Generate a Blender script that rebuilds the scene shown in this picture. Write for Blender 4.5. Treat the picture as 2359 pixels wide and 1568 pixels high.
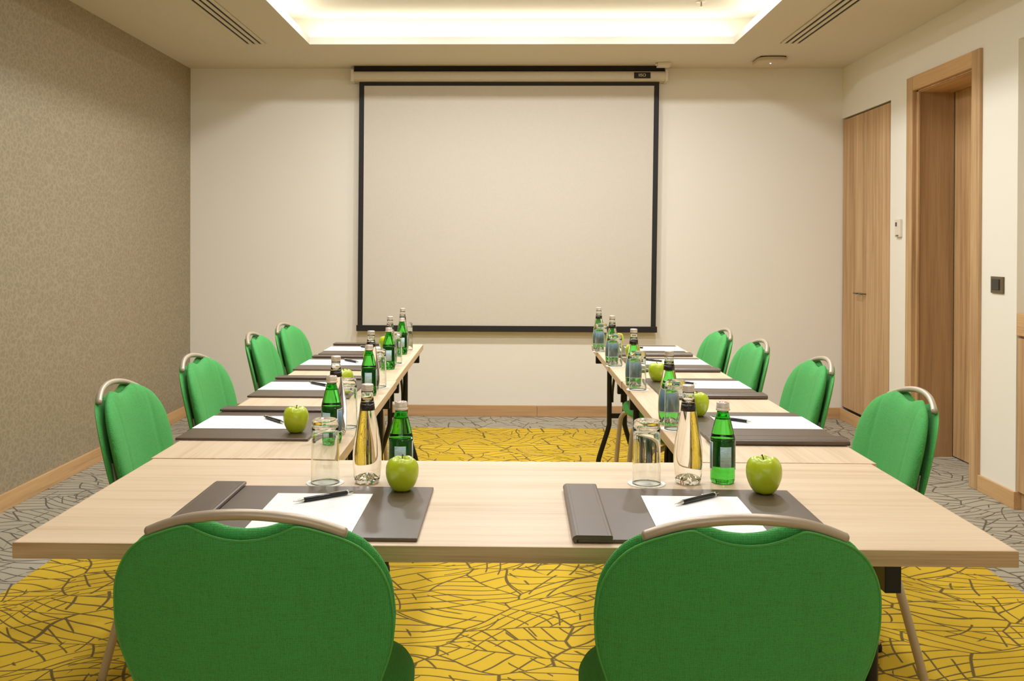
import bpy, bmesh, math, random
from mathutils import Vector, Matrix
random.seed(7)
PI=math.pi; R=math.radians
C=bpy.context.scene.collection
S=bpy.context.scene
for o in list(bpy.data.objects): bpy.data.objects.remove(o)

# ------------------------------------------------------------------ camera
cd=bpy.data.cameras.new('camera'); cam=bpy.data.objects.new('camera',cd); C.objects.link(cam)
cd.sensor_fit='HORIZONTAL'; cd.sensor_width=36.0; cd.lens=2174.0*36.0/2359.0
cd.shift_x=0.0210; cd.shift_y=-0.0835; cd.clip_start=0.05
cam.matrix_world=Matrix.Translation((0,0,1.29))@(Matrix.Rotation(R(1.2),4,'Z')@Matrix.Rotation(R(90-0.4),4,'X')@Matrix.Rotation(R(0.2),4,'Z'))
S.camera=cam
# ------------------------------------------------------------------ world, exposure
w=bpy.data.worlds.new('world'); S.world=w; w.use_nodes=True
w.node_tree.nodes['Background'].inputs[0].default_value=(1,.93,.82,1)
w.node_tree.nodes['Background'].inputs[1].default_value=0.1
S.view_settings.view_transform='Standard'; S.view_settings.look='None'
S.view_settings.gamma=1; S.view_settings.use_curve_mapping=False
S.view_settings.exposure=0.0
# lamps outside the frame: recessed downlights, plus an added fill behind the camera
def area(name,loc,rot,sx,sy,power,col):
    l=bpy.data.lights.new(name,'AREA'); l.shape='RECTANGLE'; l.size=sx; l.size_y=sy; l.energy=power; l.color=col
    o=bpy.data.objects.new(name,l); C.objects.link(o); o.location=loc; o.rotation_euler=rot; l.cycles.is_caustics_light=(name=='downlight'); return o
STRIP=6.5
WARM=(.95,.985,1.04)
area('rear_fill',(0.3,-2.0,1.6),(R(90),0,0),3.6,1.6,24,(.98,1,1))  # added soft fill that lifts the chair backs and table edges
for yy,pw in ((5.68,21),(4.35,15),(3.0,9),(1.7,6.5)):      # lamps set in the roof of the ceiling recess
    for xx in (-.95,.07,1.09): area('downlight',(xx,yy,2.878),(0,0,0),.14,.14,pw,WARM)
S.cycles.max_bounces=20; S.cycles.transmission_bounces=18; S.cycles.diffuse_bounces=5

# ------------------------------------------------------------------ helpers
def lin(c): 
    return tuple(((v/255)/12.92 if v/255<=.04045 else ((v/255+.055)/1.055)**2.4) for v in c)+(1,)
class N:
    def __init__(s,name):
        s.m=bpy.data.materials.new(name); s.m.use_nodes=True; s.t=s.m.node_tree; s.b=s.t.nodes['Principled BSDF']
    def n(s,typ,**k):
        x=s.t.nodes.new(typ)
        for a,v in k.items(): setattr(x,a,v)
        return x
    def l(s,a,b): s.t.links.new(a,b)
    def co(s,scale=(1,1,1),rot=(0,0,0)):
        t=s.n('ShaderNodeTexCoord'); m=s.n('ShaderNodeMapping'); m.inputs['Scale'].default_value=scale; m.inputs['Rotation'].default_value=rot
        s.l(t.outputs['Object'],m.inputs['Vector']); return m.outputs[0]
    def noise(s,v,scale,detail=3,rough=.5,dist=0):
        x=s.n('ShaderNodeTexNoise'); x.inputs['Scale'].default_value=scale; x.inputs['Detail'].default_value=detail
        x.inputs['Roughness'].default_value=rough; x.inputs['Distortion'].default_value=dist; s.l(v,x.inputs['Vector']); return x.outputs['Fac']
    def ramp(s,f,stops):
        r=s.n('ShaderNodeValToRGB'); e=r.color_ramp.elements
        while len(e)<len(stops): e.new(.5)
        for el,(p,c) in zip(e,stops): el.position=p; el.color=c if len(c)==4 else lin(c)
        s.l(f,r.inputs[0]); return r.outputs[0]
    def math(s,op,a,b=None,c=None):
        x=s.n('ShaderNodeMath',operation=op)
        for i,v in enumerate((a,b,c)):
            if v is None: continue
            if isinstance(v,(int,float)): x.inputs[i].default_value=v
            else: s.l(v,x.inputs[i])
        return x.outputs[0]
    def mix(s,f,a,b,mode='MIX'):
        x=s.n('ShaderNodeMix',data_type='RGBA',blend_type=mode)
        for i,v in ((0,f),(6,a),(7,b)):
            if isinstance(v,(int,float)): x.inputs[i].default_value=v
            elif isinstance(v,tuple): x.inputs[i].default_value=v
            else: s.l(v,x.inputs[i])
        return x.outputs[2]
    def bump(s,h,strength,dist=.001):
        x=s.n('ShaderNodeBump'); x.inputs['Strength'].default_value=strength; x.inputs['Distance'].default_value=dist
        s.l(h,x.inputs['Height']); s.l(x.outputs[0],s.b.inputs['Normal'])
    def set(s,**k):
        for a,v in k.items():
            a=a.replace('_',' ')
            i=s.b.inputs[a]
            if isinstance(v,(int,float,tuple)): i.default_value=v
            else: s.l(v,i)
        return s.m
def plain(name,rgb,rough=.5,metal=0,**k):
    x=N(name); v=x.co(); f=x.noise(v,60,2)
    c=lin(rgb); d=tuple(a*.93 for a in c[:3])+(1,)
    x.set(Base_Color=x.mix(f,d,c),Roughness=rough,Metallic=metal,**k); return x.m

def wood(name,light,mid,dark,axis,rough=.42,freq=1.0,bump=.15):
    """axis = the object axis the grain runs along"""
    x=N(name); sc=[14*freq]*3; sc[axis]=.55*freq
    v=x.co(tuple(sc)); a=x.noise(v,2.0,5,.62,.25)
    sc2=[95*freq]*3; sc2[axis]=1.6*freq
    v2=x.co(tuple(sc2)); b=x.noise(v2,2.2,3,.55)
    sc3=[5*freq]*3; sc3[axis]=.16*freq
    v3=x.co(tuple(sc3)); d=x.noise(v3,2.0,2,.5)
    f=x.math('MULTIPLY_ADD',a,.55,x.math('MULTIPLY_ADD',b,.3,x.math('MULTIPLY',d,.3)))
    col=x.ramp(f,[(.40,dark),(.56,mid),(.72,light)])
    x.bump(b,bump,.0008)
    return x.set(Base_Color=col,Roughness=rough)
M={}
M['table']=wood('pale oak laminate',(229,205,173),(221,196,163),(203,174,138),0,.40)
M['table_edge']=wood('oak edge band',(222,194,156),(206,175,135),(172,139,100),0,.5,1.6)  # darker than the top; shade on the side faces is partly in this colour
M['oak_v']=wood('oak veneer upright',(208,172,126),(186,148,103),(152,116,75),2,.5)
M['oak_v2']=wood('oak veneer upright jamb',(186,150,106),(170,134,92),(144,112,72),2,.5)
M['oak_y']=wood('oak veneer along y',(214,172,120),(200,158,108),(172,132,86),1,.5)
M['oak_x']=wood('oak veneer along x',(206,164,116),(190,149,102),(166,127,84),0,.5)
def paint(name,rgb,b=.05):
    x=N(name); v=x.co(); f=x.noise(v,1.3,2); g=x.noise(v,180,3)
    c=lin(rgb); d=tuple(a*.97 for a in c[:3])+(1,)
    x.bump(g,b,.0005); return x.set(Base_Color=x.mix(f,d,c),Roughness=.85)
M['paint']=paint('cream wall paint',(235,228,213))
M['paint_r']=paint('pale wall paint',(236,230,214))
M['ceil']=paint('matt ceiling paint',(218,209,192))
M['tray']=paint('white tray paint',(226,222,208))
# wallpaper
x=N('taupe scroll wallpaper'); 
v=x.co((1,1,1)); nz=x.n('ShaderNodeTexNoise'); nz.inputs['Scale'].default_value=14; nz.inputs['Detail'].default_value=2; x.l(v,nz.inputs['Vector'])
mx=x.n('ShaderNodeMix',data_type='RGBA',blend_type='LINEAR_LIGHT'); mx.inputs[0].default_value=.035; x.l(v,mx.inputs[6]); x.l(nz.outputs['Color'],mx.inputs[7])
vo=x.n('ShaderNodeTexVoronoi',feature='DISTANCE_TO_EDGE'); vo.inputs['Scale'].default_value=31; x.l(mx.outputs[2],vo.inputs['Vector'])
vo2=x.n('ShaderNodeTexVoronoi',feature='F1'); vo2.inputs['Scale'].default_value=11; vo2.inputs['Randomness'].default_value=.2; x.l(v,vo2.inputs['Vector'])
fine=x.noise(x.co((1,1,.35)),150,3,.6)
e=x.ramp(vo.outputs['Distance'],[(.0,(1,1,1,1)),(.16,(0,0,0,1))])
dots=x.ramp(vo2.outputs['Distance'],[(.05,(1,1,1,1)),(.28,(0,0,0,1))])
base=x.mix(fine,lin((134,121,98)),lin((160,145,118)))
c1=x.mix(x.math('MULTIPLY',e,.45),base,lin((182,168,138)))
c2=x.mix(x.math('MULTIPLY',dots,.85),c1,lin((108,96,74)))
x.bump(e,.25,.001)
M['wallpaper']=x.set(Base_Color=c2,Roughness=.55)
# carpets
def carpet(name,basec,altc,linec,lw=1.0):
    x=N(name); v=x.co()
    nz=x.n('ShaderNodeTexNoise'); nz.inputs['Scale'].default_value=2.6; nz.inputs['Detail'].default_value=.6; x.l(v,nz.inputs['Vector'])
    mx=x.n('ShaderNodeMix',data_type='RGBA',blend_type='LINEAR_LIGHT'); mx.inputs[0].default_value=.10; x.l(v,mx.inputs[6]); x.l(nz.outputs['Color'],mx.inputs[7])
    wv=mx.outputs[2]
    def layer(scale,stretch,off,f0,f1,wd,ang0,angr,border):
        m=x.n('ShaderNodeMapping'); m.inputs['Scale'].default_value=stretch; m.inputs['Location'].default_value=off; x.l(wv,m.inputs['Vector'])
        q=x.n('ShaderNodeTexVoronoi',feature='F1',voronoi_dimensions='2D'); q.inputs['Scale'].default_value=scale; x.l(m.outputs[0],q.inputs['Vector'])
        e=x.n('ShaderNodeTexVoronoi',feature='DISTANCE_TO_EDGE',voronoi_dimensions='2D'); e.inputs['Scale'].default_value=scale; x.l(m.outputs[0],e.inputs['Vector'])
        c=x.n('ShaderNodeSeparateColor'); x.l(q.outputs['Color'],c.inputs[0])
        p=x.n('ShaderNodeSeparateXYZ'); x.l(wv,p.inputs[0])
        th=x.math('MULTIPLY_ADD',x.math('SUBTRACT',c.outputs[0],.5),angr,ang0)
        u=x.math('ADD',x.math('MULTIPLY',p.outputs[0],x.math('COSINE',th)),x.math('MULTIPLY',p.outputs[1],x.math('SINE',th)))
        fq=x.math('MULTIPLY_ADD',c.outputs[1],f1-f0,f0)
        g=x.math('ABSOLUTE',x.math('SUBTRACT',x.math('FRACT',x.math('ADD',x.math('MULTIPLY',u,fq),c.outputs[2])),.5))
        d=x.math('DIVIDE',g,fq)          # metres from the line
        l=x.n('ShaderNodeMapRange'); l.inputs[1].default_value=wd*.7; l.inputs[2].default_value=wd*1.3; l.inputs[3].default_value=1; l.inputs[4].default_value=0; x.l(d,l.inputs[0])
        r=l.outputs[0]
        if border:
            l2=x.n('ShaderNodeMapRange'); l2.inputs[1].default_value=wd*scale*.7; l2.inputs[2].default_value=wd*scale*1.3; l2.inputs[3].default_value=1; l2.inputs[4].default_value=0; x.l(e.outputs['Distance'],l2.inputs[0])
            r=x.math('MAXIMUM',r,l2.outputs[0])
        return r,c.outputs[2]
    wd=.0030*lw
    a,_=layer(5.0,(.7,1.1,1),(0,0,0),13,24,wd,PI/2,1.5,True)
    b,rb=layer(7.5,(1.1,.8,1),(4,2,0),9,16,wd,0,2.0,False)
    mk=x.math('GREATER_THAN',rb,.42)
    L=x.math('MINIMUM',x.math('MAXIMUM',a,x.math('MULTIPLY',b,mk)),1)
    pile=x.noise(v,420,2,.6); big=x.noise(v,2.2,2)
    bc=x.mix(big,lin(altc),lin(basec))
    bc=x.mix(x.math('MULTIPLY',pile,.22),bc,(0,0,0,1))
    col=x.mix(x.math('MULTIPLY',L,.88),bc,lin(linec))
    x.bump(x.math('SUBTRACT',pile,x.math('MULTIPLY',L,.5)),.5,.003)
    return x.set(Base_Color=col,Roughness=.95)
M['carpet']=carpet('grey scribble carpet',(188,178,155),(176,166,144),(84,74,58),1.2)
M['yellow']=carpet('yellow scribble carpet',(228,190,44),(216,174,26),(74,58,30),1.2)
# fabric
def fabric(nm,ax):
    x=N(nm); v=x.co()
    def wave(d,sc):
        q=x.n('ShaderNodeTexWave',bands_direction=d); q.inputs['Scale'].default_value=sc; q.inputs['Distortion'].default_value=.6; q.inputs['Detail'].default_value=1; q.inputs['Detail Scale'].default_value=3; x.l(v,q.inputs['Vector']); return q.outputs['Fac']
    wx=wave('X',125); wz=wave(ax,125)
    wf=x.math('MULTIPLY',x.math('ADD',wx,wz),.5)
    sp=x.noise(x.co((1,1,1)),340,2,.7); st=x.noise(x.co((4,4,60)),6,3,.6); st2=x.noise(x.co((60,4,4)),6,3,.6)
    c1=x.mix(wf,lin((48,146,64)),lin((90,190,100)))
    c2=x.mix(x.ramp(sp,[(.50,(0,0,0,1)),(.68,(.4,.4,.4,1))]),c1,lin((66,104,52)))
    c3=x.mix(x.ramp(x.math('ADD',x.math('MULTIPLY',st,.5),x.math('MULTIPLY',st2,.5)),[(.48,(0,0,0,1)),(.66,(.35,.35,.35,1))]),c2,lin((70,112,46)))
    x.bump(wf,.5,.0012)
    return x.set(Base_Color=c3,Roughness=.85,Sheen_Weight=.35,Sheen_Tint=lin((150,220,130)),Sheen_Roughness=.4)
M['green']=fabric('woven green fabric','Z'); M['green_seat']=fabric('woven green seat fabric','Y')
M['rim_highlight']=plain('light green piping',(84,172,78),.7)  # highlight along the chair back edge, put into a lighter green
M['frame']=plain('champagne metal',(196,180,158),.38,.35)
M['frame_end']=plain('tube plug',(190,172,146),.5)
M['black']=plain('black powder coat',(14,12,10),.45)
M['rubber']=plain('black rubber',(12,11,10),.7)
M['alu']=plain('brushed metal handle',(120,108,90),.35,.8)
x=N('brown leather'); v=x.co(); g=x.noise(v,260,3,.6); big=x.noise(v,8,2)
x.bump(g,.25,.0006)
M['leather']=x.set(Base_Color=x.mix(big,lin((80,63,48)),lin((94,76,60))),Roughness=.36,Specular_IOR_Level=.75)
M['leather_in']=plain('dark inner leather',(40,30,26),.5)
M['stitch']=plain('tan stitching',(128,112,92),.7)
M['paper']=plain('white paper',(250,249,246),.7)
M['coaster']=plain('white coaster board',(250,247,238),.7)
M['plastic']=plain('white plastic',(226,216,196),.4)
M['ap']=plain('cream access point shell',(206,192,166),.5)
M['housing']=plain('ivory housing',(214,203,180),.45)
M['screen']=plain('matt screen fabric',(212,203,187),.8)
M['border']=plain('black screen border',(26,20,16),.65)
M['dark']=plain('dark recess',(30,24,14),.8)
M['bronze']=plain('bronze switch plate',(104,90,66),.4,.3)
M['bronze2']=plain('dark rocker',(58,54,44),.4,.2)
M['pen']=plain('black lacquer',(16,16,20),.25)
M['chrome']=plain('bright chrome',(225,222,215),.15,1)
M['cap']=plain('silver pink cap',(228,214,198),.32,.35)
M['red']=plain('red cap print',(170,60,60),.4)
M['stem']=plain('apple stem',(86,66,32),.7)
M['seam']=plain('joint shadow wood',(150,116,78),.7)
# cap with red print
# apple
x=N('green apple skin'); v=x.co(); a=x.noise(v,26,3,.5); s2=x.n('ShaderNodeTexVoronoi',feature='F1'); s2.inputs['Scale'].default_value=190; x.l(v,s2.inputs['Vector'])
sp=x.ramp(s2.outputs['Distance'],[(.06,(.5,.5,.5,1)),(.14,(0,0,0,1))])
c1=x.mix(a,lin((166,184,10)),lin((200,214,40)))
M['apple']=x.set(Base_Color=x.mix(sp,c1,lin((205,222,110))),Roughness=.28,Subsurface_Weight=.12,Subsurface_Radius=(.01,.01,.003),Subsurface_Scale=.5,Coat_Weight=.2)
def glass(name,col,ior,rough=0):
    x=N(name); v=x.co(); f=x.noise(v,3,1)
    c=col+(1,); d=tuple(a*.99 for a in col)+(1,)
    return x.set(Base_Color=x.mix(f,d,c),Roughness=rough,Transmission_Weight=1.0,IOR=ior)
M['glass']=glass('clear glass',(.97,.985,.97),1.46)
M['water_glass']=glass('clear bottle filled with water',(.975,.985,.97),1.36)
M['green_glass']=glass('green bottle glass with water',(.10,.70,.09),1.36)
x=N('pale blue bottle label'); v=x.co(); f=x.noise(x.co((30,30,300)),3,2,.8)
M['label']=x.set(Base_Color=x.mix(x.ramp(f,[(.45,(0,0,0,1)),(.6,(1,1,1,1))]),lin((150,184,192)),lin((196,214,208))),Roughness=.5)
M['label_edge']=plain('white label edge',(226,236,214),.5)
M['label_blue']=plain('blue bottle label',(104,140,164),.5)
M['neckband']=plain('dark neck band',(34,22,14),.3)
x=N('led strip'); x.b.inputs['Base Color'].default_value=(1,1,1,1)
x.b.inputs['Emission Color'].default_value=(1.0,.95,.86,1); x.b.inputs['Emission Strength'].default_value=STRIP
M['led']=x.m
x=N('blue status light'); x.b.inputs['Base Color'].default_value=(.3,.4,1,1)
x.b.inputs['Emission Color'].default_value=(.45,.55,1,1); x.b.inputs['Emission Strength'].default_value=9
M['blue']=x.m

def obj(name,bm,mat,parent=None,smooth=False,loc=None,rot=None):
    me=bpy.data.meshes.new(name); bmesh.ops.recalc_face_normals(bm,faces=bm.faces) if smooth!='keep' else None
    bm.to_mesh(me); bm.free()
    if smooth: 
        for p in me.polygons: p.use_smooth=True
    for m in (mat if isinstance(mat,(list,tuple)) else [mat]): me.materials.append(m)
    o=bpy.data.objects.new(name,me); C.objects.link(o)
    if parent is not None: o.parent=parent
    if loc: o.location=loc
    if rot: o.rotation_euler=rot
    return o
def tag(o,label,cat,group=None,kind=None):
    if label: o['label']=label
    if cat: o['category']=cat
    if group: o['group']=group
    if kind: o['kind']=kind
    return o
def thing(name,label,cat,loc=(0,0,0),rz=0,group=None):
    o=bpy.data.objects.new(name,None); o.empty_display_size=.1; C.objects.link(o); o.location=loc; o.rotation_euler=(0,0,rz)
    return tag(o,label,cat,group)
def struct(name,bm,mat,label=None,smooth=False,parent=None):
    o=obj(name,bm,mat,parent,smooth)
    if parent is None: o['kind']='structure'
    if label: o['label']=label
    return o
def dup(root,loc,rz,label,cat=None,group=None):
    r=root.copy(); C.objects.link(r); r.location=loc; r.rotation_euler=(0,0,rz); r['label']=label
    if group: r['group']=group
    def rec(s,d):
        for ch in list(s.children):
            c=ch.copy(); C.objects.link(c); c.parent=d; rec(ch,c)
    rec(root,r); return r
def NB(): return bmesh.new()
def box(bm,x0,x1,y0,y1,z0,z1,bev=0,seg=2,mat=0):
    vs=[bm.verts.new((x,y,z)) for z in (z0,z1) for y in (y0,y1) for x in (x0,x1)]
    fs=[bm.faces.new([vs[i] for i in f]) for f in ((0,2,3,1),(4,5,7,6),(0,1,5,4),(2,6,7,3),(0,4,6,2),(1,3,7,5))]
    for f in fs: f.material_index=mat
    if bev:
        es=set(e for f in fs for e in f.edges)
        bmesh.ops.bevel(bm,geom=list(es),offset=bev,segments=seg,affect='EDGES',profile=.5)
    return vs
def tube(bm,pts,r,seg=12,caps=True,closed=False,rr=None):
    pts=[Vector(p) for p in pts]; n=len(pts); rings=[]
    t0=(pts[1]-pts[0]).normalized()
    up=Vector((0,0,1)) if abs(t0.z)<.9 else Vector((0,1,0))
    nrm=t0.cross(up).normalized()
    for i,p in enumerate(pts):
        if closed: t=(pts[(i+1)%n]-pts[i-1]).normalized()
        else: t=(pts[min(i+1,n-1)]-pts[max(i-1,0)]).normalized()
        nrm=(nrm-t*nrm.dot(t)).normalized(); b=t.cross(nrm)
        q=rr[i] if rr else r
        rings.append([bm.verts.new(p+nrm*(q*math.cos(2*PI*k/seg))+b*(q*math.sin(2*PI*k/seg))) for k in range(seg)])
    m=n if closed else n-1
    for i in range(m):
        a,b2=rings[i],rings[(i+1)%n]
        for k in range(seg): bm.faces.new((a[k],a[(k+1)%seg],b2[(k+1)%seg],b2[k]))
    if caps and not closed:
        bm.faces.new(rings[0][::-1]); bm.faces.new(rings[-1])
def lathe(bm,prof,seg=40,mat=0,flip=False,z0=0,cx=0,cy=0):
    rings=[]
    for (r,z) in prof:
        if r<1e-6: rings.append([bm.verts.new((cx,cy,z+z0))])
        else: rings.append([bm.verts.new((cx+r*math.cos(2*PI*k/seg),cy+r*math.sin(2*PI*k/seg),z+z0)) for k in range(seg)])
    for a,b in zip(rings,rings[1:]):
        for k in range(seg):
            k2=(k+1)%seg
            if len(a)==1 and len(b)==1: continue
            if len(a)==1: vs=(a[0],b[k2],b[k])
            elif len(b)==1: vs=(a[k],a[k2],b[0])
            else: vs=(a[k],a[k2],b[k2],b[k])
            f=bm.faces.new(vs[::-1] if flip else vs); f.material_index=mat
def spline(pts,n=6):
    P=[Vector(p) for p in pts]; out=[]
    for i in range(len(P)-1):
        p0=P[max(i-1,0)];p1=P[i];p2=P[i+1];p3=P[min(i+2,len(P)-1)]
        for k in range(n):
            t=k/n; out.append(.5*((2*p1)+(p2-p0)*t+(2*p0-5*p1+4*p2-p3)*t*t+(3*p1-p0-3*p2+p3)*t**3))
    out.append(P[-1]); return out
def text(name,s,size,loc,rot,mat,parent,extr=.0004):
    cu=bpy.data.curves.new(name,'FONT'); cu.body=s; cu.size=size; cu.extrude=extr; cu.align_x='CENTER'; cu.align_y='CENTER'
    t=bpy.data.objects.new(name,cu); C.objects.link(t)
    dg=bpy.context.evaluated_depsgraph_get(); me=bpy.data.meshes.new_from_object(t.evaluated_get(dg))
    bpy.data.objects.remove(t); o=bpy.data.objects.new(name,me); me.materials.clear(); me.materials.append(mat)
    C.objects.link(o); o.location=loc; o.rotation_euler=rot; o.parent=parent; return o

# ================================================================== ROOM
XL,XR,YF,YB,ZC=-2.475,2.525,7.25,-2.2,2.67
bm=NB(); box(bm,XL-.2,XR+.75,YB-.2,YF+.2,-.1,0); struct('floor',bm,M['carpet'],'grey patterned carpet floor with dark scribbled lines')
bm=NB(); box(bm,-1.885,1.93,-1.6,6.755,.0,.003)
tag(obj('carpet_field',bm,M['yellow']),'yellow carpet field with dark scribbled lines under the tables','carpet')
bm=NB(); box(bm,XL-.15,XL,YB-.15,YF+.15,0,3.05); struct('wall_left',bm,M['wallpaper'],'taupe wallpapered wall with scroll pattern')
bm=NB(); box(bm,XL,XR+.7,YF,YF+.15,0,3.05); struct('wall_back',bm,M['paint'],'cream painted wall behind the projection screen')
bm=NB(); box(bm,XL,XR+.7,YB-.15,YB,0,3.05); struct('wall_front',bm,M['paint'])
# right wall with cupboard, door and niche openings
WT=.30
bm=NB()
for (y0,y1,z0,z1) in ((6.33,YF,2.285,3.05),(6.0,6.33,0,3.05),(5.15,6.0,2.335,3.05),(4.757,5.15,0,3.05),(3.3,4.757,2.34,3.05),(YB,3.3,0,3.05)):
    box(bm,XR,XR+WT,y0,y1,z0,z1)
box(bm,XR+WT,XR+.7,3.1,4.76+.3,0,3.05) # niche back mass
box(bm,XR+WT,XR+.5,5.06,YF,0,3.05)
struct('wall_right',bm,M['paint_r'],'pale painted wall with door and cupboard')
# ceiling with light tray
CX0,CX1,CY0,CY1=-1.367,1.50,1.45,6.39
PW,LT,ZT=.17,.05,2.885
bm=NB()
box(bm,XL-.1,CX0,YB-.1,YF+.1,ZC,ZC+LT); box(bm,CX1,XR+.7,YB-.1,YF+.1,ZC,ZC+LT)
box(bm,CX0,CX1,YB-.1,CY0,ZC,ZC+LT); box(bm,CX0,CX1,CY1,YF+.1,ZC,ZC+LT)
struct('ceiling',bm,M['ceil'],'cream dropped ceiling around a lit recess')
bm=NB()
box(bm,CX0-PW,CX1+PW,CY0-PW,CY1+PW,ZT,ZT+.05)
box(bm,CX0-PW-.05,CX0-PW,CY0-PW,CY1+PW,ZC+LT,ZT); box(bm,CX1+PW,CX1+PW+.05,CY0-PW,CY1+PW,ZC+LT,ZT)
box(bm,CX0-PW-.05,CX1+PW+.05,CY1+PW,CY1+PW+.05,ZC+LT,ZT); box(bm,CX0-PW-.05,CX1+PW+.05,CY0-PW-.05,CY0-PW,ZC+LT,ZT)
struct('trim_1',bm,M['tray'],'white glowing light tray recessed in the ceiling')
cl=thing('cove_light','LED strips glowing along the edge of the ceiling recess','light',(0,0,0))
for (a,b,c,d) in ((CX0-.12,CX0-.06,CY0,CY1),(CX1+.06,CX1+.12,CY0,CY1),(CX0,CX1,CY1+.06,CY1+.12),(CX0,CX1,CY0-.12,CY0-.06)):
    bm=NB(); box(bm,a,b,c,d,ZC+LT+.001,ZC+LT+.012); obj('led_strip',bm,M['led'],cl)
# baseboards
bm=NB(); box(bm,XL,XL+.015,YB,YF,0,.085,.002); struct('baseboard_left',bm,M['oak_y'])
bm=NB(); box(bm,XL+.015,.209,YF-.015,YF,0,.085,.002); box(bm,.211,XR,YF-.015,YF,0,.085,.002); struct('baseboard_back',bm,M['oak_x'])
bm=NB(); box(bm,XR-.015,XR,4.757,5.112,0,.085,.002); box(bm,XR-.015,XR,6.045,YF-.015,0,.085,.002); box(bm,XR-.015,XR+.02,4.742,4.757,0,.087,.001)
struct('baseboard_right',bm,M['oak_y'])
# ---- cupboard
cb=thing('built_in_cupboard','tall oak cupboard doors set flush in the right wall by the corner','cupboard',(XR,6.79,0))
bm=NB(); box(bm,.03,.29,-.455,.45,.09,2.28); obj('carcass',bm,M['dark'],cb)
for (a,b,hy) in ((-.455,.030,-.005),(.034,.452,.090)):
    bm=NB(); box(bm,.004,.026,a+.001,b-.001,.10,2.272,.0015); d=obj('door',bm,M['oak_v'],cb)
    bm=NB(); 
    tube(bm,[(-.03,hy-.032,.974),(-.03,hy+.032,.974)],.006,10)
    for q in (-.022,.022): tube(bm,[(-.03,hy+q,.974),(.004,hy+q,.974)],.004,8)
    obj('handle',bm,M['alu'],d,True)
# ---- door
dr=thing('door_1','recessed oak door with a wide casing in the right wall',None,(XR,5.575,0)); dr['kind']='structure'
def Y(v): return v-5.575
bm=NB(); box(bm,-.018,.02,Y(5.11),Y(5.20),0,2.372,.003); obj('casing',bm,M['oak_v'],dr)
bm=NB(); box(bm,-.018,.02,Y(5.955),Y(6.043),0,2.372,.003); obj('casing',bm,M['oak_v'],dr)
bm=NB(); box(bm,-.017,.02,Y(5.20),Y(5.955),2.283,2.372,.003); obj('casing',bm,M['oak_y'],dr)
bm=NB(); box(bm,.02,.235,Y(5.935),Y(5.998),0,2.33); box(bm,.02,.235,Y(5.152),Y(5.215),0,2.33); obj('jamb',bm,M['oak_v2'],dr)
bm=NB(); box(bm,.02,.235,Y(5.215),Y(5.935),2.27,2.33); obj('head_jamb',bm,M['oak_y'],dr)
bm=NB(); box(bm,.008,.02,Y(5.925),Y(5.955),0,2.283,.001);box(bm,.008,.02,Y(5.20),Y(5.955),2.274,2.283,.001); obj('door_stop',bm,M['oak_v'],dr)
bm=NB(); box(bm,.236,.276,Y(5.155),Y(5.93),.008,2.27,.002); obj('door_leaf',bm,M['oak_v'],dr)
# ---- niche with side cabinet
nc=thing('side_cabinet','oak side cabinet with a worktop in the niche at the right edge','cabinet',(XR,4.03,0))
bm=NB(); box(bm,.02,.285,-.7,.722,.0,.86); obj('carcass',bm,M['oak_v'],nc)
for k in range(3):
    a=-.7+k*.475
    bm=NB(); box(bm,.003,.02,a+.002,a+.471,.09,.852,.001); obj('door',bm,M['oak_v'],nc)
bm=NB(); box(bm,.0,.285,-.7,.724,.865,.974,.002); obj('worktop',bm,M['oak_y'],nc)
# ---- thermostat, switch
t=thing('thermostat','small white room thermostat on the wall left of the door','thermostat',(XR,6.175,1.43))
bm=NB(); box(bm,-.018,0,-.04,.04,-.058,.058,.004); obj('cover',bm,M['plastic'],t,)
bm=NB(); box(bm,-.0195,-.018,.004,.026,.012,.038); obj('display',bm,M['bronze2'],t)
bm=NB(); box(bm,-.024,-.018,-.02,.012,-.052,-.044,.001); obj('button',bm,M['bronze'],t)
t=thing('light_switch','square bronze light switch on the wall right of the door','switch',(XR,4.935,1.11))
bm=NB(); box(bm,-.009,0,-.062,.062,-.043,.043,.002); obj('plate',bm,M['bronze'],t)
bm=NB(); box(bm,-.014,-.009,-.03,.045,-.026,.03,.002); obj('rocker',bm,M['bronze2'],t)
# ---- ceiling vents
def vent(x0,label,gap=.041):
    t=thing('ceiling_vent',label,'vent',(x0,4.55,ZC),0,'slot vents in the ceiling')
    bm=NB(); box(bm,-.066,.066,-1.797,1.797,-.003,0); obj('backing',bm,M['dark'],t)
    for k in range(4):
        c=-.0615+k*gap; hw=.0115
        bm=NB(); box(bm,c-hw,c+hw,-1.797,1.797,-.009,-.003,.001); obj('blade',bm,M['ceil'],t)
    for s in (-1,1):
        bm=NB(); box(bm,-.075,.075,s*1.797-.006,s*1.797+.006,-.009,0); obj('end_cap',bm,M['ceil'],t)
vent(-1.73,'dark three-slot linear vent in the ceiling near the wallpapered wall')
vent(1.872,'dark three-slot linear vent in the ceiling near the door wall')
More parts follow.
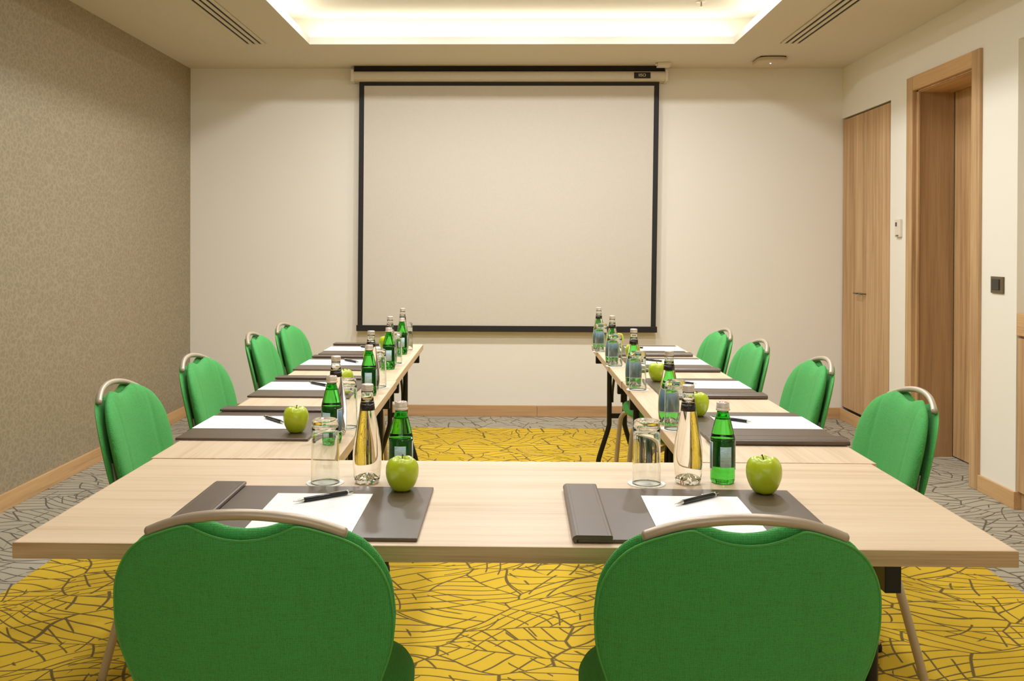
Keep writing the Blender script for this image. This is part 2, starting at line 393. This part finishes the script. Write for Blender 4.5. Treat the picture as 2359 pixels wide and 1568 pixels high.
# ---- access point, junction box, sprinkler
t=thing('wireless_access_point','flat white box with a blue light on the ceiling right of the screen','access point',(1.875,6.90,ZC))
bm=NB(); n=48; rows=[]
for q,z in ((.90,-.036),(.97,-.034),(1,-.028),(1,-.010),(.96,-.006)):
    rows.append([bm.verts.new((.104*q*(abs(math.cos(2*PI*k/n))**.45)*(1 if math.cos(2*PI*k/n)>0 else -1),.13*q*(abs(math.sin(2*PI*k/n))**.45)*(1 if math.sin(2*PI*k/n)>0 else -1),z)) for k in range(n)])
for a,b in zip(rows,rows[1:]):
    for k in range(n): bm.faces.new((a[k],a[(k+1)%n],b[(k+1)%n],b[k]))
bm.faces.new(rows[0]); bm.faces.new(rows[-1]); obj('housing',bm,M['ap'],t)
bm=NB(); box(bm,-.09,.09,-.11,.11,-.006,0); obj('base',bm,M['dark'],t)
bm=NB(); lathe(bm,[(0,-.0385),(.005,-.0385),(.005,-.036),(0,-.036)],12); obj('status_light',bm,M['blue'],t,loc=(0,-.03,0))
t=thing('junction_box','small white cable box on the ceiling above the end of the screen housing','box',(1.13,7.03,ZC))
bm=NB(); box(bm,-.045,.05,-.03,.05,-.03,0,.004); obj('cover',bm,M['plastic'],t)
bm=NB(); tube(bm,[(-.045,0,-.012),(-.06,0,-.012)],.008,8); obj('cable_gland',bm,M['plastic'],t)
t=thing('sprinkler_head','small white sprinkler head in the lit ceiling recess','sprinkler',(1.225,6.12,ZT))
bm=NB(); lathe(bm,[(0,-.004),(.03,-.004),(.035,0),(0,0)],20); obj('rose',bm,M['plastic'],t,True)
bm=NB(); lathe(bm,[(0,-.035),(.013,-.035),(.013,-.031),(.005,-.029),(.005,-.004),(0,-.004)],14); obj('nozzle',bm,M['chrome'],t,True)

# ---- projection screen
ps=thing('projection_screen','pull-down projection screen with black border on the end wall','screen',(0,YF-.003,0))
bm=NB(); 
pr=[(-.125,2.565),(-.128,2.58),(-.128,2.610),(-.120,2.622),(-.100,2.628),(0,2.628),(0,2.556),(-.10,2.556)]
box(bm,-1.19,1.16,-.10,0,2.630,2.667,mat=1); a=[bm.verts.new((-1.19,y,z)) for y,z in pr]; b=[bm.verts.new((1.160,y,z)) for y,z in pr]  # dark strip on top is the shadow under the ceiling, built as a solid
for k in range(len(pr)): bm.faces.new((a[k],a[(k+1)%len(pr)],b[(k+1)%len(pr)],b[k]))
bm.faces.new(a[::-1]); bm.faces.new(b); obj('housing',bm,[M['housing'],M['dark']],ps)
for x0,x1 in ((-1.212,-1.19),(1.160,1.182)):
    bm=NB(); box(bm,x0,x1,-.131,0,2.551,2.640,.004); obj('end_cap',bm,M['plastic'],ps)
lb=NB(); box(lb,.925,1.048,-.131,-.127,2.570,2.616); lbo=obj('badge',lb,M['border'],ps)
yS=-.055
bm=NB(); vs=[bm.verts.new(p) for p in ((-1.157,yS,2.56),(1.125,yS,2.56),(1.107,yS,.685),(-1.166,yS,.690))]
vs2=[bm.verts.new((v.co.x,yS+.002,v.co.z)) for v in vs]
bm.faces.new(vs); bm.faces.new(vs2[::-1])
for k in range(4): bm.faces.new((vs[k],vs2[k],vs2[(k+1)%4],vs[(k+1)%4]))
sf=obj('screen_surface',bm,M['screen'],ps)
bm=NB()
def quad(p): 
    v=[bm.verts.new((x,yS-.0015,z)) for x,z in p]; v2=[bm.verts.new((x,yS-.0003,z)) for x,z in p]
    bm.faces.new(v); bm.faces.new(v2[::-1])
    for k in range(4): bm.faces.new((v[k],v2[k],v2[(k+1)%4],v[(k+1)%4]))
quad(((-1.157,2.56),(1.125,2.56),(1.125,2.527),(-1.157,2.527)))
quad(((-1.157,2.527),(-1.119,2.527),(-1.128,.70),(-1.166,.70)))
quad(((1.087,2.527),(1.125,2.527),(1.107,.70),(1.069,.70)))
obj('border',bm,M['border'],ps)
bm=NB(); vs=box(bm,-1.174,1.116,yS-.012,yS+.012,.655,.70,.003); obj('bottom_bar',bm,M['border'],ps)
text('lettering','IISO',.032,(.986,-.1315,2.593),(R(90),0,0),M['plastic'],lbo)

# ================================================================== TABLES
def leg_set(t,L,D,ins,splay,zt,inner=0):
    """folding metal leg frames near both ends; local x along the table"""
    for s in (-1,1):
        x=s*(L/2-ins); xl=x+s*(.03 if inner else -.010)
        if inner: ys=[(inner*(D/2-.085),inner*(D/2-.085+splay)),(inner*(D/2-.170),inner*(D/2-.170-splay))]
        else: ys=[(q*(D/2-.085),q*(D/2-.085)) for q in (-1,1)]
        bm=NB(); box(bm,x-.015,x+.015,-D/2+.006,D/2-.006,zt-.052,zt,.002); obj('apron',bm,M['black'],t)
        for y0,y1 in ys:
            e=(1 if y1>y0 else -1)*.004 if y1!=y0 else 0
            bm=NB(); tube(bm,spline([(xl,y0,zt-.004),(xl,y0,.5),(xl,y0,.34),(xl,y0+e,.30),(xl,(y0+y1)/2,.215),(xl,y1-e,.13),(xl,y1,.09),(xl,y1,.02)],5),.0135,12)
            lg=obj('leg',bm,M['black'],t,True)
            bm=NB(); lathe(bm,[(0,.0035),(.017,.0035),(.018,.012),(.016,.03),(0,.03)],14,cx=xl,cy=y1); obj('foot_cap',bm,M['rubber'],lg,True)
        a,b=sorted((ys[0][0],ys[1][0]))
        bm=NB(); box(bm,xl-.008,xl+.008,a,b,.352,.378,.002); obj('crossbar',bm,M['black'],t)
        for y in (a+.016,b-.016):
            bm=NB(); tube(bm,spline([(xl,y,.44),(xl-s*.012,y,.50),(xl-s*.10,y,.60),(xl-s*.16,y,zt-.006)],4),.007,8); obj('brace',bm,M['black'],t,True)
def table(name,label,L,D,loc,rz,ins,splay,inner=0):
    t=thing(name,label,'table',loc,rz,'pale oak meeting tables in a U')
    bm=NB(); box(bm,-L/2+.0015,L/2-.0015,-D/2+.0015,D/2-.0015,.7102,.74,.001,1); top=obj('tabletop',bm,M['table'],t)
    bm=NB()
    for (a,b,c,d) in ((-L/2,L/2,-D/2,-D/2+.0018),(-L/2,L/2,D/2-.0018,D/2),(-L/2,-L/2+.0018,-D/2+.0018,D/2-.0018),(L/2-.0018,L/2,-D/2+.0018,D/2-.0018)):
        box(bm,a,b,c,d,.710,.7396)
    obj('edge_band',bm,M['table_edge'],top)
    leg_set(t,L,D,ins,splay,.7102,inner); return t
table('meeting_table','wide pale oak table across the front, nearest the camera',1.856,.70,(.002,2.087,0),R(.2),.225,.0)
def arm(xo0,xo1,y0,y1,wd,label):
    """outer edge from xo0 (near) to xo1 (far)"""
    sg=-1 if xo0<0 else 1
    L=y1-y0-.003; ang=math.atan2(y1-y0,xo1-xo0)
    return table('meeting_table',label,L,wd,((xo0+xo1)/2-sg*wd/2,(y0+y1)/2,0),ang,.20,.06,sg)
ARMS=[arm(-.936,-.957,2.443,3.90,.488,'oak table of the left row joined to the front table'),
      arm(-.958,-.980,3.90,5.385,.484,'far oak table of the left row, before the screen'),
      arm(.944,.948,2.443,3.92,.482,'oak table of the right row joined to the front table'),
      arm(.948,.954,3.92,5.41,.486,'far oak table of the right row, before the screen')]

# ================================================================== CHAIRS
def half_outline(grow=0.0,scoop=.396,peak=.414):
    r=[(0,scoop),(.030,scoop+.003),(.058,scoop+.011),(.078,peak-.002),(.090,peak),(.108,peak-.005),(.130,peak-.014),(.157,peak-.027),(.186,peak-.049),(.210,peak-.083),(.225,peak-.122),(.2305,peak-.163),(.2315,peak-.20),(.2265,peak-.24),(.214,peak-.28),(.199,peak-.32),(.184,peak-.36),(.166,peak-.40),(.145,peak-.43),(.08,peak-.445),(0,peak-.448)]
    return [(u*(1+grow/.226) ,v) for u,v in r]
def outline(**k):
    h=half_outline(**k); P=[Vector((u,v,0)) for u,v in h]
    sp=spline(P,4); right=[(p.x,p.y) for p in sp]
    left=[(-u,v) for u,v in right[1:-1]][::-1]
    return right+left
TILT=R(13)
def back_xyz(u,v,n):
    """u across, v up the back, n outwards to the sitter; back is curved round the sitter"""
    d=n+.75*u*u
    y=-.205 - v*math.sin(TILT) + d*math.cos(TILT)
    z=.452 + v*math.cos(TILT) + d*math.sin(TILT)
    return (u,y,z)
def pillow(name,ol,n0,tf,tb,mat,parent,rings=26,p=5,groove=False):
    bm=NB(); cu,cv=0,.2
    def sheet(sgn,T):
        R_=[]
        for i in range(rings+1):
            s=1-(i/rings)**1.6 if i<rings else 0
            if i==rings: s=0.0
            s=max(s,0)
            h=T*max(0,(1-s**p))**.5
            if s==0: R_.append([bm.verts.new(back_xyz(cu,cv,n0+sgn*T))]); continue
            row=[]
            for (u,v) in ol:
                uu=cu+(u-cu)*s; vv=cv+(v-cv)*s; hh=h
                if groove: hh-=.0035*math.exp(-((abs(uu)-.128)/.007)**2)*(1-s**p)
                row.append(bm.verts.new(back_xyz(uu,vv,n0+sgn*hh)))
            R_.append(row)
        return R_
    # fine rings near the edge
    F=sheet(1,tf); B=sheet(-1,tb)
    n=len(ol)
    for S_ in (F,B):
        for a,b in zip(S_,S_[1:]):
            for k in range(n):
                k2=(k+1)%n
                if len(b)==1: bm.faces.new((a[k],a[k2],b[0]))
                else: bm.faces.new((a[k],a[k2],b[k2],b[k]))
    for k in range(n):
        k2=(k+1)%n
        bm.faces.new((F[0][k],F[0][k2],B[0][k2],B[0][k]))
    bmesh.ops.remove_doubles(bm,verts=bm.verts,dist=.00002)
    return obj(name,bm,mat,parent,True)
def make_chair(label):
    t=thing('banquet_chair',label,'chair',(0,0,0),0)
    # rear shell and front cushion
    pillow('back_panel',outline(scoop=.386,peak=.408),-.004,.008,.009,M['green'],t,p=14)
    bp=bpy.context.scene.collection.objects['back_panel']
    bm=NB(); tube(bm,[back_xyz(u,v,-.0060) for u,v in outline(scoop=.386,peak=.408)],.0022,8,closed=True); obj('rim_highlight',bm,M['rim_highlight'],bp,True)  # thin lighter tube stands in for light catching the panel edge
    pillow('backrest_cushion',outline(scoop=.389,peak=.405,grow=.0),.027,.027,.017,M['green'],t,p=6,groove=True)
    # handle hoop
    ctl=[(-.159,.3845,.006),(-.13,.3995,.006),(-.09,.4145,.006),(-.045,.4235,.006),(0,.4265,.006),(.045,.4235,.006),(.09,.4145,.006),(.13,.3995,.006),(.159,.3845,.006)]
    pts=spline([back_xyz(*c) for c in ctl],4)
    bm=NB(); tube(bm,pts,.0088,14); h=obj('handle',bm,M['frame'],t,True)
    bm=NB()
    for e,d in ((pts[0],(pts[0]-pts[1]).normalized()),(pts[-1],(pts[-1]-pts[-2]).normalized())):
        tube(bm,[e+d*.0002,e+d*.002],.0075,14)
    obj('end_plug',bm,M['frame_end'],h,True)
    # upright side tubes between shell and cushion
    for s in (-1,1):
        bm=NB(); tube(bm,spline([back_xyz(s*.165,.20,.004),back_xyz(s*.178,.16,.004),back_xyz(s*.188,.12,.004),back_xyz(s*.182,.05,.002),(s*.176,-.21,.44)],4),.008,10)
        obj('back_tube',bm,M['frame'],t,True)
    # seat: rounded trapezoid cushion
    sol=[]
    n=72
    for k in range(n):
        a=2*PI*k/n; c,s=math.cos(a),math.sin(a)
        ex=2/3.0
        ux=(abs(c)**ex)*(1 if c>0 else -1); uy=(abs(s)**ex)*(1 if s>0 else -1)
        wdt=.236-.018*max(0,-uy)+.0*uy
        sol.append((ux*wdt,uy*.225+.015))
    bm=NB(); top=[];bot=[]
    prof=[(1.0,.438,0),(1.012,.448,0),(1.012,.456,0),(.985,.468,0),(.93,.474,0),(.8,.479,0),(.5,.482,0)]
    rows=[[bm.verts.new((x*.93,y*.93,.430)) for x,y in sol]]
    for sc,z,_ in prof: rows.append([bm.verts.new((x*sc,(y-.015)*sc+.015,z)) for x,y in sol])
    for a,b in zip(rows,rows[1:]):
        for k in range(n): bm.faces.new((a[k],a[(k+1)%n],b[(k+1)%n],b[k]))
    bm.faces.new(rows[0][::-1]); bm.faces.new(rows[-1])
    obj('seat',bm,M['green_seat'],t,True)
    bm=NB(); tube(bm,[(x*.86,(y-.01)*.86+.01,.421) for x,y in sol[::3]],.009,8,closed=True); obj('seat_frame',bm,M['frame'],t,True)
    # legs
    def leg(pts):
        bm=NB(); tube(bm,pts,.0122,12); l=obj('leg',bm,M['frame'],t,True)
        e=pts[-1]; d=(pts[-1]-pts[-2]).normalized()
        bm=NB(); tube(bm,[e-d*.016,e-d*.004,Vector((e.x,e.y,.0038))],.0135,12,rr=[.0140,.0148,.0135]); obj('glide',bm,M['rubber'],l,True)
    for s in (-1,1):
        leg(spline([(s*.16,.10,.416),(s*.185,.19,.410),(s*.192,.225,.385),(s*.195,.235,.34),(s*.198,.25,.18),(s*.203,.262,.012)],4))
        leg(spline([(s*.16,-.05,.416),(s*.168,-.13,.408),(s*.172,-.155,.37),(s*.176,-.17,.32),(s*.185,-.212,.16),(s*.194,-.250,.012)],4))
    for s in (-1,1):
        bm=NB(); box(bm,s*.16-.006,s*.16+.006,-.06,.12,.398,.412,.002); obj('stacking_bumper',bm,M['rubber'],t)
    return t
CH='green banquet chairs around the tables'
c0=make_chair('green round-back chair at the near left, seen from behind'); c0['group']=CH
HB=.295  # handle set back from the chair origin
c0.location=(-.4225,1.478+HB,0)
chairs=[((.374,1.478+HB),0,'green round-back chair at the near right, seen from behind')]
lw=['left row, nearest the camera','left row, second from the camera','left row, third from the camera','left row, farthest and next to the end wall']
for i,(x,y) in enumerate([(-1.243,2.92),(-1.245,3.64),(-1.272,4.60),(-1.265,5.17)]):
    chairs.append(((x+HB,y),R(-90+(2,0,3,-3)[i]),'green chair of the '+lw[i]))
for i,(x,y) in enumerate([(1.228,2.85),(1.218,3.67),(1.165,4.36),(1.135,4.94)]):
    chairs.append(((x-HB,y),R(90+(0,-2,0,2)[i]),'green chair of the '+lw[i].replace('left','right')))
for (x,y),a,l in chairs: dup(c0,(x,y,0),a,l)

# ================================================================== SETTINGS
ZT0=.7402
def make_pad(label):
    t=thing('desk_pad',label,'desk pad',(0,0,0),0)
    bm=NB(); box(bm,-.245,.25,-.19,.19,0,.0075,.0022,2); obj('base_board',bm,M['leather'],t)
    # stitched fold-over flap on the sitter's left, rounded spine
    bm=NB(); pts=[]
    prof=[(-.247,.0005),(-.2525,.003),(-.2545,.008),(-.2525,.013),(-.247,.0158),(-.182,.0158),(-.179,.0145),(-.179,.0092),(-.182,.0080),(-.243,.0080),(-.2455,.0076)]
    a=[bm.verts.new((x,-.194,z)) for x,z in prof]; b=[bm.verts.new((x,.194,z)) for x,z in prof]
    n=len(prof)
    for k in range(n): bm.faces.new((a[k],a[(k+1)%n],b[(k+1)%n],b[k]))
    bm.faces.new(a[::-1]); bm.faces.new(b)
    fl=obj('flap',bm,M['leather'],t)
    bm=NB(); 
    for xx in (-.187,-.242): box(bm,xx-.0006,xx+.0006,-.189,.189,.0158,.0162)
    obj('stitching',bm,M['stitch'],fl)
    return t
def make_pen(label):
    t=thing('pen',label,'pen',(0,0,0),0)
    zc=.0052
    def rod(bm,prof,seg=14):
        rings=[[bm.verts.new((x,r*math.cos(2*PI*k/seg),zc+r*math.sin(2*PI*k/seg))) for k in range(seg)] for x,r in prof]
        for a,b in zip(rings,rings[1:]):
            for k in range(seg): bm.faces.new((a[k],a[(k+1)%seg],b[(k+1)%seg],b[k]))
        bm.faces.new(rings[0][::-1]); bm.faces.new(rings[-1])
    bm=NB(); rod(bm,[(-.046,.0046),(-.044,.0050),(.012,.0050),(.0125,.0047),(.055,.0045),(.056,.0040)]); obj('barrel',bm,M['pen'],t,True)
    bm=NB(); rod(bm,[(-.070,.0008),(-.067,.0012),(-.060,.0025),(-.047,.0043),(-.046,.0044)]); obj('tip',bm,M['chrome'],t,True)
    bm=NB(); rod(bm,[(.056,.0038),(.060,.0036),(.0605,.0026),(.069,.0026),(.0695,.0020)]); obj('button',bm,M['chrome'],t,True)
    bm=NB(); box(bm,.016,.058,-.0014,.0014,zc+.0058,zc+.0068,.0003); box(bm,.054,.058,-.0014,.0014,zc+.004,zc+.0062); obj('clip',bm,M['chrome'],t)
    return t
def make_glass(label):
    t=thing('drinking_glass',label,'glass',(0,0,0),0)
    bm=NB()
    prof=[(.0335,0),(.0335,.003),(.0325,.05),(.0315,.11),(.0312,.132),(.0305,.142),(.0285,.147),(.024,.149),(.020,.1475),(0,.1465)]
    inn=[(0,.131),(.020,.1305),(.0275,.127),(.0297,.12),(.0303,.10),(.0312,.05),(.0323,.003),(.0326,.0)]
    lathe(bm,prof+inn+[(.0335,0)],44)
    bmesh.ops.remove_doubles(bm,verts=bm.verts,dist=1e-6)
    obj('tumbler',bm,M['glass'],t,True); return t
def make_coaster(label):
    bm=NB(); n=72; lo=[];up=[]
    for k in range(n):
        a=2*PI*k/n; r=.0435+.0008*math.cos(24*a)
        lo.append(bm.verts.new((r*math.cos(a),r*math.sin(a),0))); up.append(bm.verts.new((r*math.cos(a),r*math.sin(a),.0014)))
    bm.faces.new(lo[::-1]); bm.faces.new(up)
    for k in range(n): bm.faces.new((lo[k],lo[(k+1)%n],up[(k+1)%n],up[k]))
    return tag(obj('coaster',bm,M['coaster']),label,'coaster')
def lab_patch(bm,r,a0,a1,z0,z1,th=.0005,n=12):
    A=[];B=[]
    for k in range(n+1):
        a=a0+(a1-a0)*k/n
        A.append([bm.verts.new(((r+th)*math.cos(a),(r+th)*math.sin(a),z)) for z in (z0,z1)])
        B.append([bm.verts.new(((r+.0001)*math.cos(a),(r+.0001)*math.sin(a),z)) for z in (z0,z1)])
    for k in range(n):
        bm.faces.new((A[k][0],A[k+1][0],A[k+1][1],A[k][1])); bm.faces.new((B[k][0],B[k][1],B[k+1][1],B[k+1][0]))
        bm.faces.new((A[k][1],A[k+1][1],B[k+1][1],B[k][1])); bm.faces.new((A[k][0],B[k][0],B[k+1][0],A[k+1][0]))
    for k in (0,n): bm.faces.new((A[k][0],A[k][1],B[k][1],B[k][0]))
def make_green(label):
    t=thing('green_water_bottle',label,'bottle',(0,0,0),0)
    out=[(0,.003),(.018,.002),(.0235,.0),(.0265,.002),(.0283,.007),(.0286,.014),(.0286,.098),(.0284,.104),(.0270,.113),(.0235,.128),(.0200,.142),(.0165,.155),(.0140,.164),(.0131,.170),(.0132,.1735),(0,.1735)]
    sp=[(v.x,v.y) for v in spline([(r,z,0) for r,z in out[5:-1]],3)]
    out=out[:5]+sp+[out[-1]]
    bm=NB(); lathe(bm,out,40); 
    inn=[(0,.150),(.0160,.150),(.0152,.153),(.0125,.1625),(.0115,.170),(0,.170)]
    bmesh.ops.recalc_face_normals(bm,faces=bm.faces)
    lathe(bm,inn,32,flip=True)
    bm.normal_update()
    o=obj('bottle_glass',bm,M['green_glass'],t,'keep')
    bm=NB(); lathe(bm,[(.0135,.1690),(.0162,.1700),(.0168,.1725),(.0160,.1745),(.0150,.1752),(.0150,.1775),(.0155,.1785),(.0150,.1795),(.0150,.1870),(.0135,.1888),(0,.1890)],32); cp=obj('cap',bm,M['cap'],t,True)
    bm=NB()
    for k in range(9):
        a=2*PI*k/9; box(bm,.0085*math.cos(a)-.0016,.0085*math.cos(a)+.0016,.0085*math.sin(a)-.0016,.0085*math.sin(a)+.0016,.1889,.1893)
    lathe(bm,[(.0125,.1888),(.0142,.1886),(.0142,.1882)],24)
    obj('cap_print',bm,M['red'],cp)
    # back label towards the sitter (-y), front label wrapping from the other side
    bm=NB(); lab_patch(bm,.0286,R(-90-27),R(-90+27),.040,.088); obj('back_label',bm,M['label'],t,True)
    bm=NB(); lab_patch(bm,.0286,R(-22),R(202),.033,.096,n=40); fl=obj('front_label',bm,M['label_blue'],t,True)
    bm=NB(); 
    for a in (-22,202): lab_patch(bm,.0287,R(a-1.5 if a<0 else a-3),R(a+3 if a<0 else a+1.5),.032,.097,.0009,3)
    lab_patch(bm,.0287,R(-22),R(202),.095,.0975,.0009,40); lab_patch(bm,.0287,R(-22),R(202),.0315,.034,.0009,40)
    obj('label_rim',bm,M['label_edge'],fl,True)
    return t
def make_clear(label):
    t=thing('clear_water_bottle',label,'bottle',(0,0,0),0)
    ctl=[(.0255,.001),(.0290,.006),(.0315,.020),(.0332,.040),(.0337,.058),(.0332,.075),(.0312,.095),(.0280,.115),(.0245,.135),(.0208,.155),(.0178,.172),(.0158,.188),(.0142,.200),(.0134,.210),(.0133,.2165)]
    sp=[(v.x,v.y) for v in spline([(r,z,0) for r,z in ctl],3)]
    bm=NB(); lathe(bm,[(0,.004),(.014,.004),(.020,.0015),(.0235,0)]+sp+[(0,.2165)],44)
    bmesh.ops.recalc_face_normals(bm,faces=bm.faces)
    inn=[(0,.192),(.0143,.192),(.0131,.201),(.0125,.208),(.0123,.2155),(0,.2155)]
    lathe(bm,inn,32,flip=True)
    # faceted glass foot: air-side dimple of irregular facets
    n=14; ring=[]; apex=bm.verts.new((0,0,.026))
    for k in range(n):
        a=2*PI*k/n; r=.0245; ring.append(bm.verts.new((r*math.cos(a),r*math.sin(a),.0085+.004*(k%2))))
    mid=[bm.verts.new((.012*math.cos(2*PI*(k+.5)/n),.012*math.sin(2*PI*(k+.5)/n),.015+.008*(k%2))) for k in range(n)]
    cb_=bm.verts.new((0,0,.007))
    for k in range(n):
        k2=(k+1)%n
        bm.faces.new((ring[k],mid[k],ring[k2])); bm.faces.new((mid[k],mid[k2],ring[k2])); bm.faces.new((mid[k],apex,mid[k2])); bm.faces.new((ring[k],ring[k2],cb_))
    fs=[f for f in bm.faces if all(v in set(ring+mid+[apex,cb_]) for v in f.verts)]
    bmesh.ops.recalc_face_normals(bm,faces=fs); bmesh.ops.reverse_faces(bm,faces=fs)
    fset=set(fs)
    me_s=[f.index for f in fs]
    for f in bm.faces: f.smooth=True
    for f in fs: f.smooth=False
    me=bpy.data.meshes.new('bottle_glass'); bm.to_mesh(me); bm.free(); me.materials.append(M['water_glass'])
    o=bpy.data.objects.new('bottle_glass',me); C.objects.link(o); o.parent=t
    bm=NB(); lathe(bm,[(.0134,.2155),(.0142,.2158),(.0143,.2180),(.0136,.2186),(.0136,.2200),(.0143,.2206),(.0143,.2224),(.0137,.2230),(.0137,.2240),(.0142,.2246),(.0142,.2290),(.0130,.2308),(0,.2312)],32); obj('cap',bm,M['cap'],t,True)
    bm=NB(); lathe(bm,[(.0176,.1705),(.0181,.1705),(.0167,.1860),(.0162,.1860)],32); obj('neck_band',bm,M['neckband'],t,True)
    return t
def make_apple(label):
    t=thing('green_apple',label,'apple',(0,0,0),0)
    n=48; m=28; bm=NB(); rings=[]
    prof=[(0,.0060),(.005,.0035),(.010,.0006),(.015,0.0),(.022,.0035),(.0292,.0125),(.0346,.0245),(.0371,.0370),(.0364,.0490),(.0325,.0585),(.0258,.0645),(.0180,.0665),(.0110,.0645),(.0055,.0590),(.0020,.0545),(0,.0535)]
    sp=[(max(v.x,0),v.y) for v in spline([(r,z,0) for r,z in prof],3)]
    sp[0]=(0,sp[0][1]); sp[-1]=(0,sp[-1][1])
    for i,(r,z) in enumerate(sp):
        if r<1e-5 and (i in (0,len(sp)-1)): rings.append([bm.verts.new((0,0,z))]); continue
        row=[]
        for k in range(n):
            a=2*PI*k/n; w5=math.cos(5*a)
            rr=r*(1+.010*w5*(1-z/.067)+.012*math.cos(2*a+1)); zz=z+(.0012*w5 if z>.055 else .0004*w5 if z<.01 else 0)*min(1,r/.015)
            row.append(bm.verts.new((rr*.985*math.cos(a),rr*.985*math.sin(a),max(zz,0)*1.10)))
        rings.append(row)
    for a,b in zip(rings,rings[1:]):
        for k in range(n):
            k2=(k+1)%n
            if len(a)==1: bm.faces.new((a[0],b[k2],b[k]))
            elif len(b)==1: bm.faces.new((a[k],a[k2],b[0]))
            else: bm.faces.new((a[k],a[k2],b[k2],b[k]))
    obj('flesh',bm,M['apple'],t,True)
    bm=NB(); tube(bm,spline([(0,0,.057),(.0005,.0005,.064),(.0015,.001,.072),(.004,.002,.079)],4),.0013,8,rr=[.0012]*10+[.0014,.0017,.002]); obj('stem',bm,M['stem'],t,True)
    return t
def make_paper(label):
    bm=NB(); box(bm,-.105,.105,-.1485,.1485,0,.0012); return tag(obj('notepaper',bm,M['paper']),label,'paper')

makers=dict(pad=make_pad,paper=make_paper,pen=make_pen,coaster=make_coaster,glass=make_glass,clear=make_clear,green=make_green,apple=make_apple)
G=dict(pad='brown leather desk pads',paper='sheets of writing paper on the desk pads',pen='black pens on the paper',coaster='white coasters under the glasses',glass='upturned drinking glasses',clear='clear water bottles',green='green water bottles',apple='green apples')
first={}
def put(kind,x,y,z,rz,label):
    if kind not in first:
        o=makers[kind](label); o.location=(x,y,z); o.rotation_euler=(0,0,rz); o['group']=G[kind]; first[kind]=o; return o
    return dup(first[kind],(x,y,z),rz,label)
DESC=dict(pad='brown leather desk pad with fold-over flap',paper='white sheet of paper',pen='black and silver pen',coaster='white round coaster',
          glass='upturned clear tumbler',clear='clear water bottle with dark neck band',green='green glass water bottle with pale cap',apple='shiny green apple')
def setting(where,rz,pad,paper,pen,glass_,clear,green,apple,arz):
    L=lambda k,extra='': '%s %s'%(DESC[k],where)
    zt=ZT0; zp=zt+.0077
    put('pad',pad[0],pad[1],zt,rz+pad[2],L('pad'))
    put('paper',paper[0],paper[1],zp,rz+pad[2],L('paper'))
    put('pen',pen[0],pen[1],zp+.0014,pen[2],L('pen'))
    put('coaster',glass_[0],glass_[1],zt,rz,L('coaster'))
    put('glass',glass_[0],glass_[1],zt+.0015,rz,L('glass'))
    put('clear',clear[0],clear[1],zt,rz+.4,L('clear'))
    put('green',green[0],green[1],zt,green[2],L('green'))
    az=zp if apple[2] else zt
    ap=put('apple',apple[0],apple[1],az+.0002,arz,L('apple')); k=apple[3] if len(apple)>3 else 1; ap.scale=(k,k,k)
def pa(p,q): return ((p[0]+q[0])/2,(p[1]+q[1])/2,math.atan2(q[1]-p[1],q[0]-p[0]))
setting('at the front left place',0,(-.422,1.948,0),(-.405,1.9185),pa((-.455,1.980),(-.345,2.062)),(-.431,2.196),(-.334,2.205),(-.256,2.215,.05),(-.240,2.105,1),1.0)
setting('at the front right place',0,(.374,1.950,-.01),(.392,1.9235),pa((.348,1.988),(.458,2.074)),(.321,2.214),(.420,2.226),(.503,2.236,.06),(.567,2.112,1,1.07),2.6)
ln=['on the left row, nearest the camera','on the left row, second from the front table','on the left row, third from the front table','on the left row, farthest from the camera']
LA=[(2.915,-.503,2.653),(3.685,-.525,3.505),(4.45,-.550,4.275),(5.06,-.560,4.875)]
for i,(pc,gx,gy) in enumerate(LA):
    dx=-.012*i*.8
    setting(ln[i],R(-90),(-.763+dx,pc,0),(-.803+dx,pc-.007),pa((-.690+dx,pc-.043),(-.775+dx,pc+.055)) if i%2==0 else pa((-.70+dx,pc-.03),(-.78+dx,pc+.05)),
        (gx+.004,gy+.222-.01*i),(gx-.010,gy+.118),(gx,gy,-.42 if i==0 else .05*i),(-.628+dx,gy+.105,1),.6+i)
rn=[s.replace('left','right') for s in ln]
RA=[(2.905,2.888),(3.725,3.690),(4.475,4.43),(5.08,5.05)]
for i,(pc,gy) in enumerate(RA):
    dx=-.006*i
    setting(rn[i],R(90),(.757+dx,pc,0),(.797+dx,pc+.062),pa((.66+dx,pc+.12),(.735+dx,pc+.05)),
        (.505+dx,gy),(.500+dx,gy+.085),(.512+dx,gy+.165,PI+.5),(.612+dx,gy+.195,1),2.0+i)
# let the small lamps shine through the glassware
for o in list(S.objects):
    if o.name.split('.')[0] in ('bottle_glass','tumbler'): o.cycles.is_caustics_caster=True
    if o.name.split('.')[0] in ('tabletop','coaster','base_board','notepaper','back_label'): o.cycles.is_caustics_receiver=True
